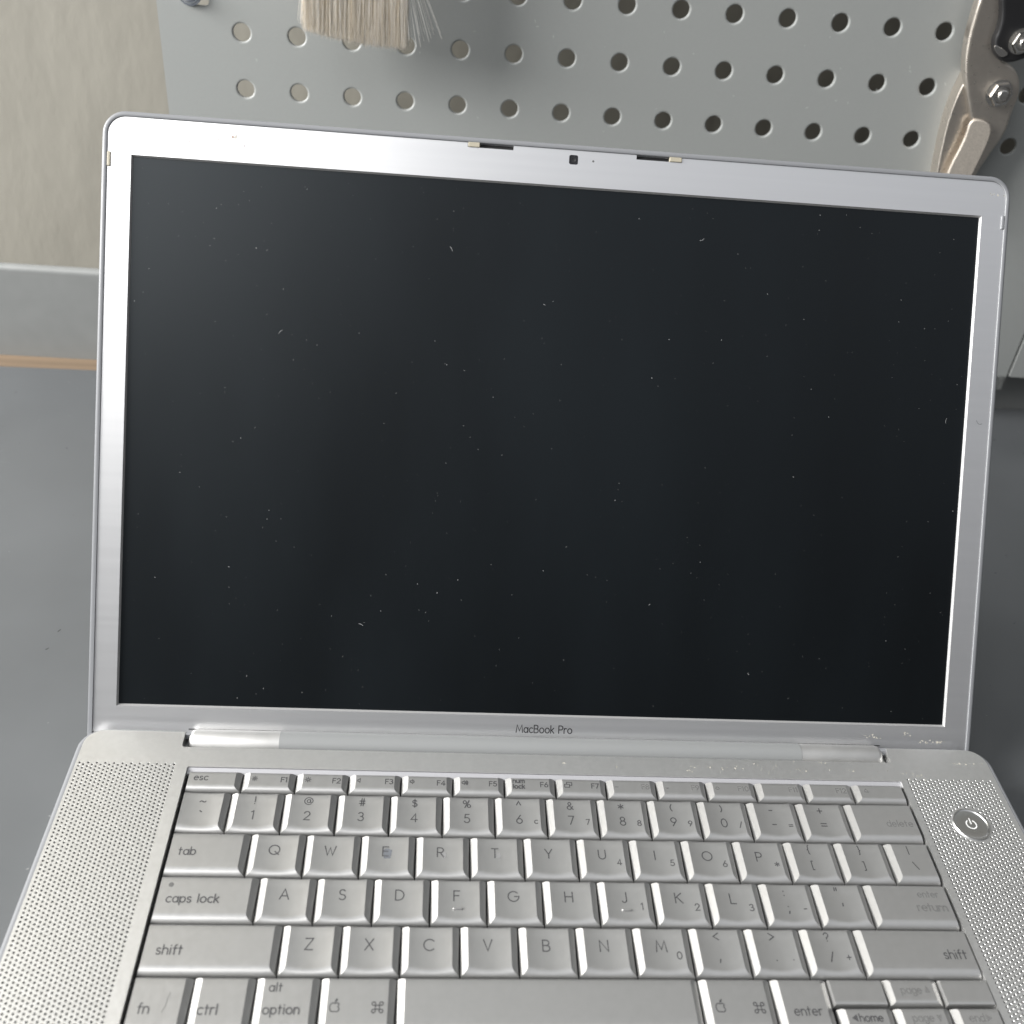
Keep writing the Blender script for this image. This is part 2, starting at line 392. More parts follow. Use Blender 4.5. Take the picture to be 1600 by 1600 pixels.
X0, X1, Y0, Y1 = XC - 178.5, XC + 178.5, -198.0, 45.4
WX0, WX1, WY0, WY1 = -132.4, 141.3, -70.4, 28.4       # keyboard well
NX0, NX1, NY = -136.4, 140.8, 37.4                    # hinge notch
GL = (-171.9, -136.6); GR = (143.6, 178.9); GY1 = 30.0; NROW = 70; PX = (GL[1] - GL[0]) / 23; PY = 1.575
GY0 = GY1 - NROW * PY

# deck plate with well, hinge notch and the two grille windows
bi = 1.8
out = rrect(X0 + bi, X1 - bi, Y0 + bi, Y1 - bi * 0.4, 7)
# cut the hinge notch in the back edge
ytop = Y1 - bi * 0.4
i_top = [i for i, p in enumerate(out) if abs(p[1] - ytop) < 1e-6]
# points run counter-clockwise from the right: back-right arc ends on the back edge, back-left arc begins on it
a, b = i_top[0], i_top[-1]
notch = [(NX1, ytop)] + [(NX1 , NY + 1.2)] + [(NX1 - 1.2 + 1.2 * cos(t), NY + 1.2 + 1.2 * sin(t)) for t in (-0.5, -1.0, -pi / 2)] \
      + [(NX0 + 1.2 + 1.2 * cos(t), NY + 1.2 + 1.2 * sin(t)) for t in (-pi / 2, -pi / 2 - .55, -pi / 2 - 1.1)] + [(NX0, NY + 1.2), (NX0, ytop)]
out = out[:a + 1] + notch + out[b:]
well = rrect(WX0, WX1, WY0, WY1, 0.5, 3)
gl = [(GL[0], GY0), (GL[1], GY0), (GL[1], GY1), (GL[0], GY1)]
gr = [(GR[0], GY0), (GR[1], GY0), (GR[1], GY1), (GR[0], GY1)]
V, F = plate(out, [well, gl, gr], DZ - 3.6, DZ)
o = obj('top_case', V, F, M['alu'], laptop, 30, L_)

# keyboard tray, dark, under the keys
mb = MB(); mb.box(WX0 - 1, WX1 + 1, WY0 - 1, WY1 + 1, -4.2, -3.2)
mb.build('keyboard_tray', M['dark'], laptop, None, L_)

# pale sloping lip along the back and right of the well
mb = MB()
mb.add([(WX0 + .1, WY1 - .1, DZ - .5), (WX1 - .1, WY1 - .1, DZ - .5), (WX1 - .1, WY1 - 2.2, DZ - 1.5), (WX0 + .1, WY1 - 2.2, DZ - 1.5),
        (WX0 + .1, WY1 - .1, DZ - 3), (WX1 - .1, WY1 - .1, DZ - 3), (WX1 - .1, WY1 - 2.2, DZ - 3), (WX0 + .1, WY1 - 2.2, DZ - 3)],
       [(0, 1, 2, 3), (4, 5, 6, 7), (0, 1, 5, 4), (3, 2, 6, 7), (0, 3, 7, 4), (1, 2, 6, 5)])
mb.build('keyboard_lip', M['lip'], laptop, None, L_)

# perforated grilles: cells of a checkerboard, every other one with a real hole
PB = (161.8, 8.8, 7.2)                     # power button: x, y, radius
def grille(x0, right):
    mb = MB()
    for i in range(23):
        xa, xb = x0 + i * PX, x0 + (i + 1) * PX; cx = (xa + xb) / 2
        off = (i % 2) * PY / 2
        if i % 2:                                   # odd columns sit half a step lower
            for y0_, y1_ in ((GY1 - off, GY1), (GY0, GY0 + PY / 2)):
                mb.add([(xa, y0_, DZ), (xb, y0_, DZ), (xb, y1_, DZ), (xa, y1_, DZ)], [(0, 1, 2, 3)])
        for j in range(NROW - (i % 2)):
            yb, ya = GY1 - off - j * PY, GY1 - off - (j + 1) * PY
            cy = (ya + yb) / 2
            if right and math.hypot(cx - PB[0], cy - PB[1]) < PB[2] + 0.5:
                mb.add([(xa, ya, DZ), (xb, ya, DZ), (xb, yb, DZ), (xa, yb, DZ)], [(0, 1, 2, 3)])
                continue
            O = [(xb, cy), (xb, yb), (cx, yb), (xa, yb), (xa, cy), (xa, ya), (cx, ya), (xb, ya)]
            V = [(x, y, DZ) for x, y in O]
            for r, z in ((0.47, DZ), (0.42, DZ - .05), (0.41, DZ - .9)):
                V += [(cx + r * cos(k * pi / 4), cy + r * sin(k * pi / 4), z) for k in range(8)]
            F = []
            for k in range(8):
                q = (k + 1) % 8
                F += [(k, q, 8 + q, 8 + k), (8 + k, 8 + q, 16 + q, 16 + k), (16 + k, 16 + q, 24 + q, 24 + k)]
            mb.add(V, F)
    g = mb.build('speaker_grille', M['alu'], laptop, None, L_)
    m2 = MB(); m2.box(x0, x0 + 23 * PX, GY0, GY1, DZ - 1.6, DZ - 1.2)
    m2.build('grille_backing', M['dark'], g)
    for v in g.children[0].data.vertices: v.co -= laptop_inv * MM
    return g
grille(GL[0], False); grille(GR[0], True)

# power button with its engraved symbol
px, py, pr = PB
loops = [[(x, y, z) for x, y in circle(px, py, r, 40)] for r, z in
         ((pr, DZ - .3), (pr, DZ + .1), (pr - .35, DZ + .5), (pr - .75, DZ + .5), (pr - 1.15, DZ + .15), (pr - 1.5, DZ + .22), (3.4, DZ + .24), (.05, DZ + .1))]
V, F = loft(loops)
pb = obj('power_button', V, F, M['button'], laptop, 40, L_)
mb = MB()
place = lambda x, y, k: (px + x, py + y, DZ + .27 + .01 * k)
ribbon(mb, arc(0, 0, 1.9, 1.9, 125, 415, 18), .45, place, 0); ribbon(mb, [(0, .3), (0, 2.5)], .45, place, 1)
mb.build('power_symbol', M['symbol'], pb, None, L_)

# grey trim round the base and the bottom case
n = 8
loops = [inset_rr(X0, X1, Y0, Y1, 9, d, z, n) for d, z in
         ((2.2, DZ - 2.5), (1.95, DZ - .25), (1.7, DZ - .12), (.5, DZ - .3), (.15, DZ - .45), (0, DZ - .8), (0, DZ - 4.5), (.4, DZ - 4.6))]
V, F = loft(loops, False, False)
obj('base_trim', V, F, M['rim'], laptop, 50, L_)
loops = [inset_rr(X0, X1, Y0, Y1, 9, d, z, n) for d, z in ((.35, DZ - 4.2), (.35, DZ - 14), (1.5, DZ - 17), (4, DZ - 18.3))]
V, F = loft(loops, True, True)
obj('bottom_case', V, F, M['alu'], laptop, 40, L_)
for fx in (X0 + 15, X1 - 15):
    for fy in (Y0 + 15, Y1 - 15):
        V, F = loft([[(x, y, z) for x, y in circle(fx, fy, 5, 20)] for z in (DESK, DZ - 18.2)])
        obj('rubber_foot', V, F, M['black'], laptop, 40, L_)

# hinge: metal ends and a long grey plastic middle
HY, HZ = 43.6, -4.1
def barrel(xa, xb, r, round_a, round_b):
    loops = []
    st = [(xa, r)] if not round_a else [(xa, r - 2.2), (xa + .4, r - 1.1), (xa + 1.2, r - .35), (xa + 2.4, r)]
    en = [(xb, r)] if not round_b else [(xb - 2.4, r), (xb - 1.2, r - .35), (xb - .4, r - 1.1), (xb, r - 2.2)]
    for x, rr in st + en:
        loops.append([(x, HY + rr * cos(2 * pi * k / 40), HZ + rr * sin(2 * pi * k / 40)) for k in range(40)])
    return loft(loops)
HA, HB = -100.9, 105.0
V, F = barrel(NX0 + 1.3, HA, 4.9, True, False); obj('hinge_end', V, F, M['hinge'], laptop, 40, L_)
V, F = barrel(HB, NX1 - 1.6, 4.9, False, True); obj('hinge_end', V, F, M['hinge'], laptop, 40, L_)
V, F = barrel(HA, HB, 5.0, False, False); obj('hinge_cover', V, F, M['hinge_plastic'], laptop, 40, L_)

# ------------------------------------------------------------------ keys
H = 1.4; KT = 0.75
_cache = {}
def keymesh(wd, dp, iL, iR, iF, dish, h):
    """key cap: flat or dished top, sides sloping in, a rounded front and back; origin at front-left base corner"""
    kk = (round(wd, 2), round(dp, 2), iL, iR, iF, dish, h)
    if kk in _cache: return _cache[kk]
    zd = 1.3 if h > 1.3 else .6                                 # the front face runs deeper than the side bases
    prof = []                                                   # (y, z)
    for t in range(0, 11):
        a = pi / 2 * t / 10
        prof.append((iF * (1 - cos(a)), -zd + (h + zd) * sin(a)))
    nt = 7; yb = dp - 0.9
    for t in range(1, nt + 1): prof.append((iF + (yb - iF) * t / nt, h))
    for t in range(1, 5):
        a = pi / 2 * t / 4; prof.append((yb + .9 * sin(a), h - .9 * (1 - cos(a))))
    prof.append((dp, 0))
    nx = 12; V = []; F = []; npf = len(prof)
    for (y, z) in prof:
        xl = iL * max(0, z) / h; xr = wd - iR * max(0, z) / h
        g = min(1, max(0, y / (iF * 1.1))); g = g * g * (3 - 2 * g)
        g *= 1 - .5 * min(1, max(0, (y - dp + 2.5) / 2.5))
        for k in range(nx + 1):
            s = -1 + 2 * k / nx
            V.append((xl + (xr - xl) * k / nx, y, z - dish * g * (1 - s * s) * (z > 0)))
    for i in range(npf - 1):
        for k in range(nx):
            a = i * (nx + 1) + k; F.append((a, a + 1, a + nx + 2, a + nx + 1))
    up = [i for i in range(npf) if prof[i][1] > -1e-6]
    F.append(tuple(i * (nx + 1) for i in up)[::-1])
    F.append(tuple(i * (nx + 1) + nx for i in up))
    lo = [i for i in range(npf) if prof[i][1] < -1e-6]
    if lo:                                                      # short vertical skirt under the sloping sides
        for k, xs in ((0, 0), (nx, wd)):
            s0 = len(V); V += [(xs, dp, 0), (xs, dp, -zd)]
            F.append(tuple(i * (nx + 1) + k for i in lo + [up[0]]) + (s0, s0 + 1))
    me = bpy.data.meshes.new('key')
    me.from_pydata([Vector(v) * MM for v in V], [], F); me.validate()
    bm = bmesh.new(); bm.from_mesh(me); bmesh.ops.recalc_face_normals(bm, faces=bm.faces[:]); bm.to_mesh(me); bm.free()
    me.materials.append(M['key']); me.shade_smooth(); me.set_sharp_from_angle(angle=radians(28))
    _cache[kk] = me
    return me

PLACE = {}
SQ = 0.41                                   # stroke width, mm
def key(x0, x1, y0, y1, legends, name='key', iL=2.3, iR=2.3, dish=0.6, sheened=False, iF=3.2, h=H, kt=KT, label=None):
    gx = 0.24; xa, xb = x0 + gx, x1 - gx; ya, yb = y0 + .75, y1 - .12
    wd, dp = xb - xa, yb - ya
    me = keymesh(wd, dp, iL, iR, iF, dish, h)
    o = bpy.data.objects.new(name, me); C.objects.link(o); o.parent = laptop
    zb = kt - h
    o.location = Vector(L_((xa, ya, zb))) * MM
    o.rotation_euler = (radians(random.uniform(-.35, .35)), radians(random.uniform(-.5, .5)), radians(random.uniform(-.15, .15)))
    if label: o['label'] = label
    if not legends: return o
    def place(x, y, k):
        g = min(1, max(0, y / (iF * 1.1))); g = g * g * (3 - 2 * g)
        g *= 1 - .5 * min(1, max(0, (y - dp + 2.5) / 2.5))
        s = -1 + 2 * (x - iL) / (wd - iL - iR)
        z = h
        if y < iF: z = -1.3 + (h + 1.3) * math.sqrt(max(0, 1 - ((iF - max(0, y)) / iF) ** 2))
        return (x, y, z - dish * g * max(0, 1 - s * s) + .05 + .006 * k)
    PLACE['f'] = place
    mb = MB(); n = 0
    for (s, fx, fy, size, al) in legends:
        st, tw = text_strokes(s, size)
        cx = iL + fx * (wd - iL - iR); cy = 1.6 + fy * (dp - 1.6)
        ox = cx - (tw / 2 if al == 'c' else (0 if al == 'l' else tw)); oy = cy - size * .5
        for pl in st:
            ribbon(mb, [(ox + p[0], oy + p[1]) for p in pl], SQ * (0.9 if size < 3 else 1) * (.8 if s[0] == '@' else 1), place, n); n += 1
    mb.build('legend', M['sheened'] if sheened else M['ink'], o)
    return o

PIT = 19.05
RE = 140.6; LE = -131.5
yF1, yF0, yN, yQ, yA, yZ, yB = 26.4, 17.2, 0.0, -17.0, -34.06, -51.5, -69.6
# function row
fp = 19.31; f0 = -92.24 - fp
F_ = [('@sun1', 'F1'), ('@sun2', 'F2'), ('@spk0', 'F3'), ('@spk1', 'F4'), ('@spk3', 'F5'), ('num', 'F6'), ('@disp', 'F7'), ('@kb0', 'F8'), ('@kb1', 'F9'), ('@kb2', 'F10'), ('', 'F11'), ('', 'F12')]
kwF = dict(dish=0.0, iF=2.4)
key(LE, f0, yF0, yF1, [('esc', .12, .58, 2.6, 'l')], iL=.5, **kwF)
for i, (ic, nm) in enumerate(F_):
    lg = [(nm, .96, .52, 2.1, 'r')]
    if ic == 'num': lg += [('num', .04, .76, 1.9, 'l'), ('lock', .04, .38, 1.9, 'l')]
    elif ic: lg.append((ic, .05, .56, 2.3 if 'sun' in ic or 'spk' in ic or 'disp' in ic else 1.9, 'l'))
    key(f0 + i * fp, f0 + (i + 1) * fp, yF0, yF1, lg, sheened=i > 6, **kwF)
key(f0 + 12 * fp, RE, yF0, yF1, [('@eject', .1, .58, 2.0, 'l')], iR=.4, sheened=True, **kwF)
# number row
NR = [('!', '1', ''), ('@', '2', ''), ('#', '3', ''), ('$', '4', ''), ('%', '5', ''), ('^', '6', 'c'), ('&', '7', '7'), ('*', '8', '8'), ('(', '9', '9'), (')', '0', '/'), ('-', '-', '='), ('+', '=', '')]
key(LE, -114.3, yN, yF0, [('~', .5, .74, 3.2, 'c'), ('`', .5, .42, 3.2, 'c')], iL=.5)
for i, (a, b, c) in enumerate(NR):
    x = -114.3 + i * PIT
    lg = [(a, .45, .80, 3.0, 'c'), (b, .45, .38, 3.5, 'c')] + ([(c, .88, .32, 2.2, 'c')] if c else [])
    key(x, x + PIT, yN, yF0, lg)
key(-114.3 + 12 * PIT, RE, yN, yF0, [('delete', .93, .42, 2.7, 'r')], iR=.4, dish=0, sheened=True, label='delete key with its lettering painted pale as if lost in sheen')
# Q row
x = -104.5
key(LE, x, yQ, yN, [('tab', .13, .5, 3.0, 'l')], iL=.5, dish=0)
pad = {'U': '4', 'I': '5', 'O': '6', 'P': '*', 'J': '1', 'K': '2', 'L': '3', 'M': '0'}
for ch in 'QWERTYUIOP':
    lg = [(ch, .44, .58, 3.6, 'c')] + ([(pad[ch], .86, .36, 2.3, 'c')] if ch in pad else [])
    k = key(x, x + PIT, yQ, yN, lg, label='E key smudged with dark blue ink' if ch == 'E' else None)
    if ch in 'ERT':
        # an inky smear across the lower right of the letter
        mb = MB(); wd = PIT - .64; P = []
        hw, hh = (1.35, 1.9) if ch == 'E' else (.7, 1.2)
        ox = (.495 if ch == 'E' else .53) * wd; oy = 9.25 if ch == 'E' else 9.0
        for q in range(28):
            a = 2 * pi * q / 28; c_, s_ = cos(a), sin(a)
            rr = 1 + .08 * sin(5 * a) + .06 * sin(3 * a + 1) + .07 * random.uniform(-1, 1)
            P.append((ox + hw * rr * math.copysign(abs(c_) ** .45, c_), oy + hh * rr * math.copysign(abs(s_) ** .45, s_)))
        n_ = len(P); cx = sum(p[0] for p in P) / n_; cy = sum(p[1] for p in P) / n_
        Vs = []; Fs = []
        for rg in range(6):
            f_ = rg / 5 if rg else .01
            for (a_, b_) in P:
                x_, y_ = cx + (a_ - cx) * f_, cy + (b_ - cy) * f_
                Vs.append(PLACE['f'](x_, y_, -1))
        for rg in range(5):
            for q in range(n_): Fs.append((rg * n_ + q, rg * n_ + (q + 1) % n_, (rg + 1) * n_ + (q + 1) % n_, (rg + 1) * n_ + q))
        Fs.append(tuple(range(n_)))
        mb.add(Vs, Fs)
        mb.build('ink_smudge', M['smudge'] if ch == 'E' else M['smear'], k)
    x += PIT
for a, b in (('{', '['), ('}', ']')):
    key(x, x + PIT, yQ, yN, [(a, .45, .80, 2.9, 'c'), (b, .45, .36, 2.9, 'c')]); x += PIT
key(x, RE, yQ, yN, [('|', .42, .80, 2.9, 'c'), ('\\', .48, .36, 2.9, 'c')], iR=.4, dish=0)
# A row
x = -98.95
o = key(LE, x, yA, yQ, [('caps lock', .1, .45, 3.0, 'l')], iL=.5, dish=0)
V, F = loft([[(3.9 + a, 13.0 + b, z) for a, b in circle(0, 0, .85, 20)] for z in (H - .2, H + .05)])
obj('caps_light', V, F, M['led'], o)
for ch in 'ASDFGHJKL':
    lg = [(ch, .45, .6, 3.7, 'c')] + ([(pad[ch], .87, .36, 2.4, 'c')] if ch in pad else [])
    k = key(x, x + PIT, yA, yQ, lg)
    if ch in 'FJ':
        V, F = loft([[(8.9 + a, 5.6 + b, z) for a, b in rrect(-1.6 + d, 1.6 - d, -.35 + d, .35 - d, .3 - d, 3)] for z, d in ((H - .5, 0), (H - .12, 0), (H + .05, .15))])
        obj('locating_ridge', V, F, M['key'], k, 40)
    x += PIT
key(x, x + PIT, yA, yQ, [(':', .42, .78, 3.2, 'c'), (';', .45, .38, 3.2, 'c'), ('-', .86, .36, 2.2, 'c')]); x += PIT
key(x, x + PIT, yA, yQ, [('"', .42, .80, 3.2, 'c'), ("'", .5, .40, 3.2, 'c')]); x += PIT
key(x, RE, yA, yQ, [('enter', .88, .76, 2.4, 'r'), ('return', .93, .42, 3.0, 'r')], iR=.4, dish=0, sheened=True)
# Z row
x = -89.0
key(LE, x, yZ, yA, [('shift', .1, .42, 3.1, 'l')], iL=.5, dish=0)
for ch in 'ZXCVBNM':
    lg = [(ch, .46, .58, 3.8, 'c')] + ([(pad[ch], .86, .36, 2.4, 'c')] if ch in pad else [])
    key(x, x + PIT, yZ, yA, lg); x += PIT
for a, b, c in (('<', ',', ''), ('>', '.', '.'), ('?', '/', '+')):
    key(x, x + PIT, yZ, yA, [(a, .46, .82, 2.9, 'c'), (b, .46, .36, 3.0, 'c')] + ([(c, .86, .34, 2.2, 'c')] if c else [])); x += PIT
key(x, RE + .6, yZ, yA, [('shift', .93, .42, 3.1, 'r')], iR=.4, dish=0)
# bottom row
bx = [LE, -113.4, -94.6, -75.0, -51.5, 44.4, 68.0, 87.0]
key(bx[0], bx[1], yB, yZ, [('fn', .18, .38, 3.1, 'l')], iL=.5, dish=0)
key(bx[1], bx[2], yB, yZ, [('ctrl', .02, .36, 3.1, 'l')], dish=0)
key(bx[2], bx[3], yB, yZ, [('alt', .12, .80, 2.7, 'l'), ('option', .05, .36, 2.9, 'l')], dish=0)
key(bx[3], bx[4], yB, yZ, [('@apple', .05, .42, 3.4, 'l'), ('@cmd', .93, .40, 3.6, 'r')], dish=0)
key(bx[4], bx[5], yB, yZ, [], name='space_bar', dish=0)
key(bx[5], bx[6], yB, yZ, [('@apple', .08, .42, 3.4, 'l'), ('@cmd', .93, .40, 3.6, 'r')], dish=0)
key(bx[6], bx[7], yB, yZ, [('enter', .85, .34, 2.9, 'r')], dish=0)
ym = -60.9
kwA = dict(dish=0, iF=1.6)
key(bx[7], 105.4, ym, yZ, [], name='blank_filler', iL=.4, iR=.3, dish=0, iF=.5)
key(105.4, 124.4, ym, yZ, [('page', .2, .5, 2.4, 'l'), ('@tri_u', .88, .56, 2.2, 'r')], sheened=True, **kwA)
key(124.4, 142.0 - .6, ym, yZ, [], name='blank_filler', iL=.4, iR=.3, dish=0, iF=.5)
key(bx[7] + .6, 106.0, yB, ym, [('@tri_l', .12, .5, 2.4, 'l'), ('home', .85, .5, 2.4, 'r')], **kwA)
key(106.0, 125.0, yB, ym, [('page', .2, .5, 2.4, 'l'), ('@tri_d', .88, .5, 2.2, 'r')], sheened=True, **kwA)
key(125.0, RE + .6, yB, ym, [('end', .2, .5, 2.4, 'l'), ('@tri_r', .75, .5, 2.2, 'r')], iR=.4, sheened=True, **kwA)

# ------------------------------------------------------------------ lid
TA = radians(56.115)
LX, LY, LZ = 2.03, 53.54, 4.28
def lid(v):                                 # (u across, v up the lid, w out of the lid)
    u, s, wv = v
    return L_((LX + u, LY + s * cos(TA) - wv * sin(TA), LZ + s * sin(TA) + wv * cos(TA)))
UO, VB, VT = 177.0, -14.0, 223.8
loops = [[(x + .4, y, z) for x, y in rrect(-UO + d, UO - d, VB + d, VT - d, 0, 8, (8.5 - d, 8.5 - d, 0, 0))] for d, z in
         ((2.05, -2.5), (2.0, .38), (1.88, .5), (.9, .44), (.6, .38), (.2, .1), (0, -.4), (0, -1.6), (.35, -1.7))]
V, F = loft(loops, False, False)
obj('lid_trim', V, F, M['rim'], laptop, 50, lid)
loops = [[(x + .4, y, z) for x, y in rrect(-UO + d, UO - d, VB + d, VT - d, 0, 8, (8.5 - min(d, 6), 8.5 - min(d, 6), 0, 0))] for d, z in ((.3, -1.5), (.3, -3.6), (1, -5), (2.5, -6), (5, -6.4))]
V, F = loft(loops, True, True)
obj('lid_shell', V, F, M['alu'], laptop, 40, lid)
# bezel with opening and latch slots
SW, SH = 166.0, 208.0
bz = rrect(-174.5, 175.3, -10.2, 221.7, 0, 8, (6.4, 6.4, 0, 0))
it = [i for i, p in enumerate(bz) if abs(p[1] - 221.7) < 1e-6]
def slot(xa, xb): return [(xb, 221.7), (xb, 220.0), (xa, 220.0), (xa, 221.7)]
bz = bz[:it[0] + 1] + slot(24.6, 42.6) + slot(-41.0, -23.4) + bz[it[-1]:]
V, F = plate(bz, [[(-SW, 0), (SW, 0), (SW, SH), (-SW, SH)], rrect(-1.7, 1.8, 216.3, 219.9, .7, 4)], -1.3, 0)
obj('bezel', V, F, M['bezel'], laptop, 30, lid)
V, F = loft([[(x, y, z) for x, y in ((-SW + d, d), (SW - d, d), (SW - d, SH - d), (-SW + d, SH - d))] for d, z in ((-.05, -.03), (.5, -1.0), (.55, -1.3))], False, False)
obj('screen_edge', V, F, M['edge'], laptop, None, lid)
mb = MB(); mb.box(-SW - 2, SW + 2, -2, SH + 2, -2.2, -1.25)
scr = mb.build('screen', M['lcd'], laptop, None, lid)
for xa, xb, ta, tb in ((24.6, 42.6, 37.6, 42.4), (-41.0, -23.4, -40.8, -36.4)):
    mb = MB(); mb.box(xa - .5, xb + .5, 219.2, 221.6, -2.4, -1.4)
    for q in range(4):
        c = random.uniform(min(xa + 3, tb), xb - 3); mb.box(c, c + random.uniform(.5, 1.6), 220.1, 220.7, -1.4, -.9)
    ls = mb.build('latch_slot', M['dark'], laptop, None, lid)
    mb = MB(); mb.box(ta, tb, 220.05, 221.8, -1.2, .55)
    bevel(mb.build('bumper', M['rubber'], ls, None, lid), .2)
for u in (-174.6, 174.1):
    mb = MB(); mb.box(u, u + 1.3, 203.2, 208.6, -.2, .6)
    bevel(mb.build('bumper', M['rubber'] if u < 0 else M['rim'], laptop, None, lid), .3)
# webcam and its light
V, F = loft([[(.05 + x, 218.1 + y, z) for x, y in rrect(-1.8, 1.8, -1.85, 1.85, .7, 4)] for z in (-1.0, -.35)])
wc = obj('webcam', V, F, M['lens'], laptop, 40, lid)
V, F = loft([[(.05 + x, 218.1 + y, z) for x, y in circle(0, 0, r, 24)] for r, z in ((1.0, -.4), (1.0, -.25), (.75, -.25), (.6, -.32), (.05, -.32))])
obj('webcam_lens', V, F, M['black'], wc, 40, lid)
V, F = loft([[(7.7 + x, 218.05 + y, z) for x, y in circle(0, 0, .42, 16)] for z in (-.3, .03)])
obj('indicator_light', V, F, M['led'], laptop, None, lid)
# wording under the screen
st, tw = text_strokes('MacBook Pro', 3.0)
mb = MB()
for q, pl in enumerate(st):
    ribbon(mb, [(-11.4 + 22.3 * p[0] / tw, -6.6 + p[1]) for p in pl], .40, lambda u, v, k: (u, v, .03 + .004 * k), q)
mb.build('bezel_wording', M['wording'], laptop, None, lid)

# dust on the screen, scuffs and residue
mb = MB()
def fleck(mb, x, y, z, ln, wd, ang):
    ca, sa = cos(ang), sin(ang); P = []
    for q in range(6):
        a = 2 * pi * q / 6; rr = random.uniform(.6, 1.2)
        u, v = ln * .5 * cos(a) * rr, wd * .5 * sin(a) * rr
        P.append((x + u * ca - v * sa, y + u * sa + v * ca, z))
    mb.add(P, [tuple(range(6))])
for q in range(430):
    s = random.random() ** 3
    fleck(mb, random.uniform(-164, 164), random.uniform(2, 206), -1.23, .15 + .42 * s, .13 + .15 * random.random() * (0.4 + s), random.uniform(0, pi))
for q in range(5):
    x, y, a = random.uniform(-160, 160), random.uniform(5, 200), random.uniform(0, 6.3)
    ribbon(mb, [(x + t * cos(a + .25 * t), y + t * sin(a + .25 * t)) for t in (0, .6, 1.2, 1.9)], .13, lambda u, v, k: (u, v, -1.235), 0)
d = mb.build('dust', M['dust'], scr, None, lid); d['kind'] = 'stuff'
mb = MB()
for (cx, cy, sx, sy, n_) in ((160, -6.6, 7, .7, 16), (150, -3.4, 2.2, .8, 6), (136, -5.2, 6, 1.4, 10), (171, 217, 3, .9, 6), (-128, 217, .5, .4, 2)):
    for q in range(n_):
        fleck(mb, cx + random.gauss(0, sx * .5), cy + random.gauss(0, sy * .5), .025 + .004 * q, random.uniform(.3, 1.3), random.uniform(.25, .9), random.uniform(0, 3))
r = mb.build('glue_residue', M['residue'], laptop, None, lid); r['kind'] = 'stuff'
mb = MB()
for (cx, cy, sx, sy, n_) in ((171, 37.5, 7, .5, 16), (8, 33.6, 1.3, .5, 5), (95, 33, 60, 2.2, 46), (148, 30.5, 6, 1, 8), (104, 36.7, 18, .3, 8)):
    for q in range(n_):
        x_ = cx + random.gauss(0, sx * .5); y_ = cy + random.gauss(0, sy * .5)
        if y_ < 28.9 or y_ > 37: 
            if not x_ > 142: continue
        fleck(mb, x_, y_, DZ + .02 + .003 * q, random.uniform(.2, .9), random.uniform(.15, .6), random.uniform(0, 3))
r = mb.build('glue_residue', M['residue'], laptop, None, L_); r['kind'] = 'stuff'
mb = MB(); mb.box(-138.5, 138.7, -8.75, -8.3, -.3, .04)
mb.build('hinge_gap_shade', M['dark'], laptop, None, lid)  # black strip painted in for the shaded gap between bezel and hinge
mb = MB()
fleck(mb, -129.2, 217.2, .03, 1.1, .9, .3)
mb.build('rust_spot', mat('brown_stain', (0.22, 0.13, 0.08), 0.8), laptop, None, lid)
mb = MB()
for q in range(26):
    fleck(mb, -128 + random.gauss(0, 7), 216.6 + random.gauss(0, 1.4), .02 + .0004 * q, random.uniform(.4, 2.2), random.uniform(.3, 1.0), random.uniform(0, 3))
r = mb.build('grey_stain', mat('dull_stain', (0.40, 0.39, 0.38), 0.6, 0.5), laptop, None, lid); r['kind'] = 'stuff'
# a stray hair on the bezel and one on the fn key
mb = MB(); ribbon(mb, arc(171.5, 127, 1.6, 2.2, 200, 300, 8), .12, lambda u, v, k: (u, v, .03), 0); mb.build('stray_hair', M['ink'], laptop, None, lid)
mb = MB(); ribbon(mb, [(-121.0, -62.6), (-120.2, -60.6), (-120.1, -58.4), (-119.6, -56.4)], .09, lambda u, v, k: (u, v, KT + .06), 0); mb.build('stray_hair', M['ink'], laptop, None, L_)

# ------------------------------------------------------------------ SETTING: bench, upstand, wall
bench = empty('workbench', (0, 0, DESK), 'workbench with a dark grey scuffed top sheet and a bare pale wood strip behind it', 'workbench')
BI = lambda v: (v[0], v[1], v[2] - DESK)
mb = MB(); mb.box(-1100, 1100, -520, 362.5, DESK - 38, DESK - 1.6)
bevel(mb.build('wooden_top', M['wood'], bench, None, BI), .6)
def medge(x): return 346 + .0245 * (x + 258)
V, F = plate([(-1100, -515), (1100, -515), (1100, min(362, medge(1100))), (395, 361.9), (-1100, medge(-1100))], [], DESK - 1.5, DESK)
obj('top_sheet', V, F, M['desk'], bench, None, BI)
mb = MB()
for q in range(110):
    x, y = random.choice((random.uniform(-330, -180), random.uniform(190, 400))), random.uniform(-60, 335)
    fleck(mb, x, y, DESK + .02, random.uniform(.3, 1.6), random.uniform(.2, .5), random.uniform(0, 3))
d = mb.build('dust', M['dust'], bench, None, BI); d['kind'] = 'stuff'
mb = MB()
for q in range(5):
    x, y, a = random.uniform(-300, -190), random.uniform(0, 300), random.uniform(-.3, .3) + random.choice((0, 1.2))
    ribbon(mb, [(x + t * cos(a), y + t * sin(a)) for t in (0, 5, 11)], .35, lambda u, v, k: (u, v, DESK + .015), 0)
mb2 = MB()
for q in range(46):
    x, y = random.choice((random.uniform(-330, -182), random.uniform(195, 380))), random.uniform(-60, 330)
    fleck(mb2, x, y, DESK + .025, random.uniform(.5, 2.6), random.uniform(.3, .9), random.uniform(0, 3))
d = mb2.build('dark_mark', mat('dark_mark', (.03, .03, .032), .6), bench, None, BI); d['kind'] = 'stuff'
mb.build('scratch', mat('pale_scratch', (.115, .12, .125), .4), bench, None, BI)

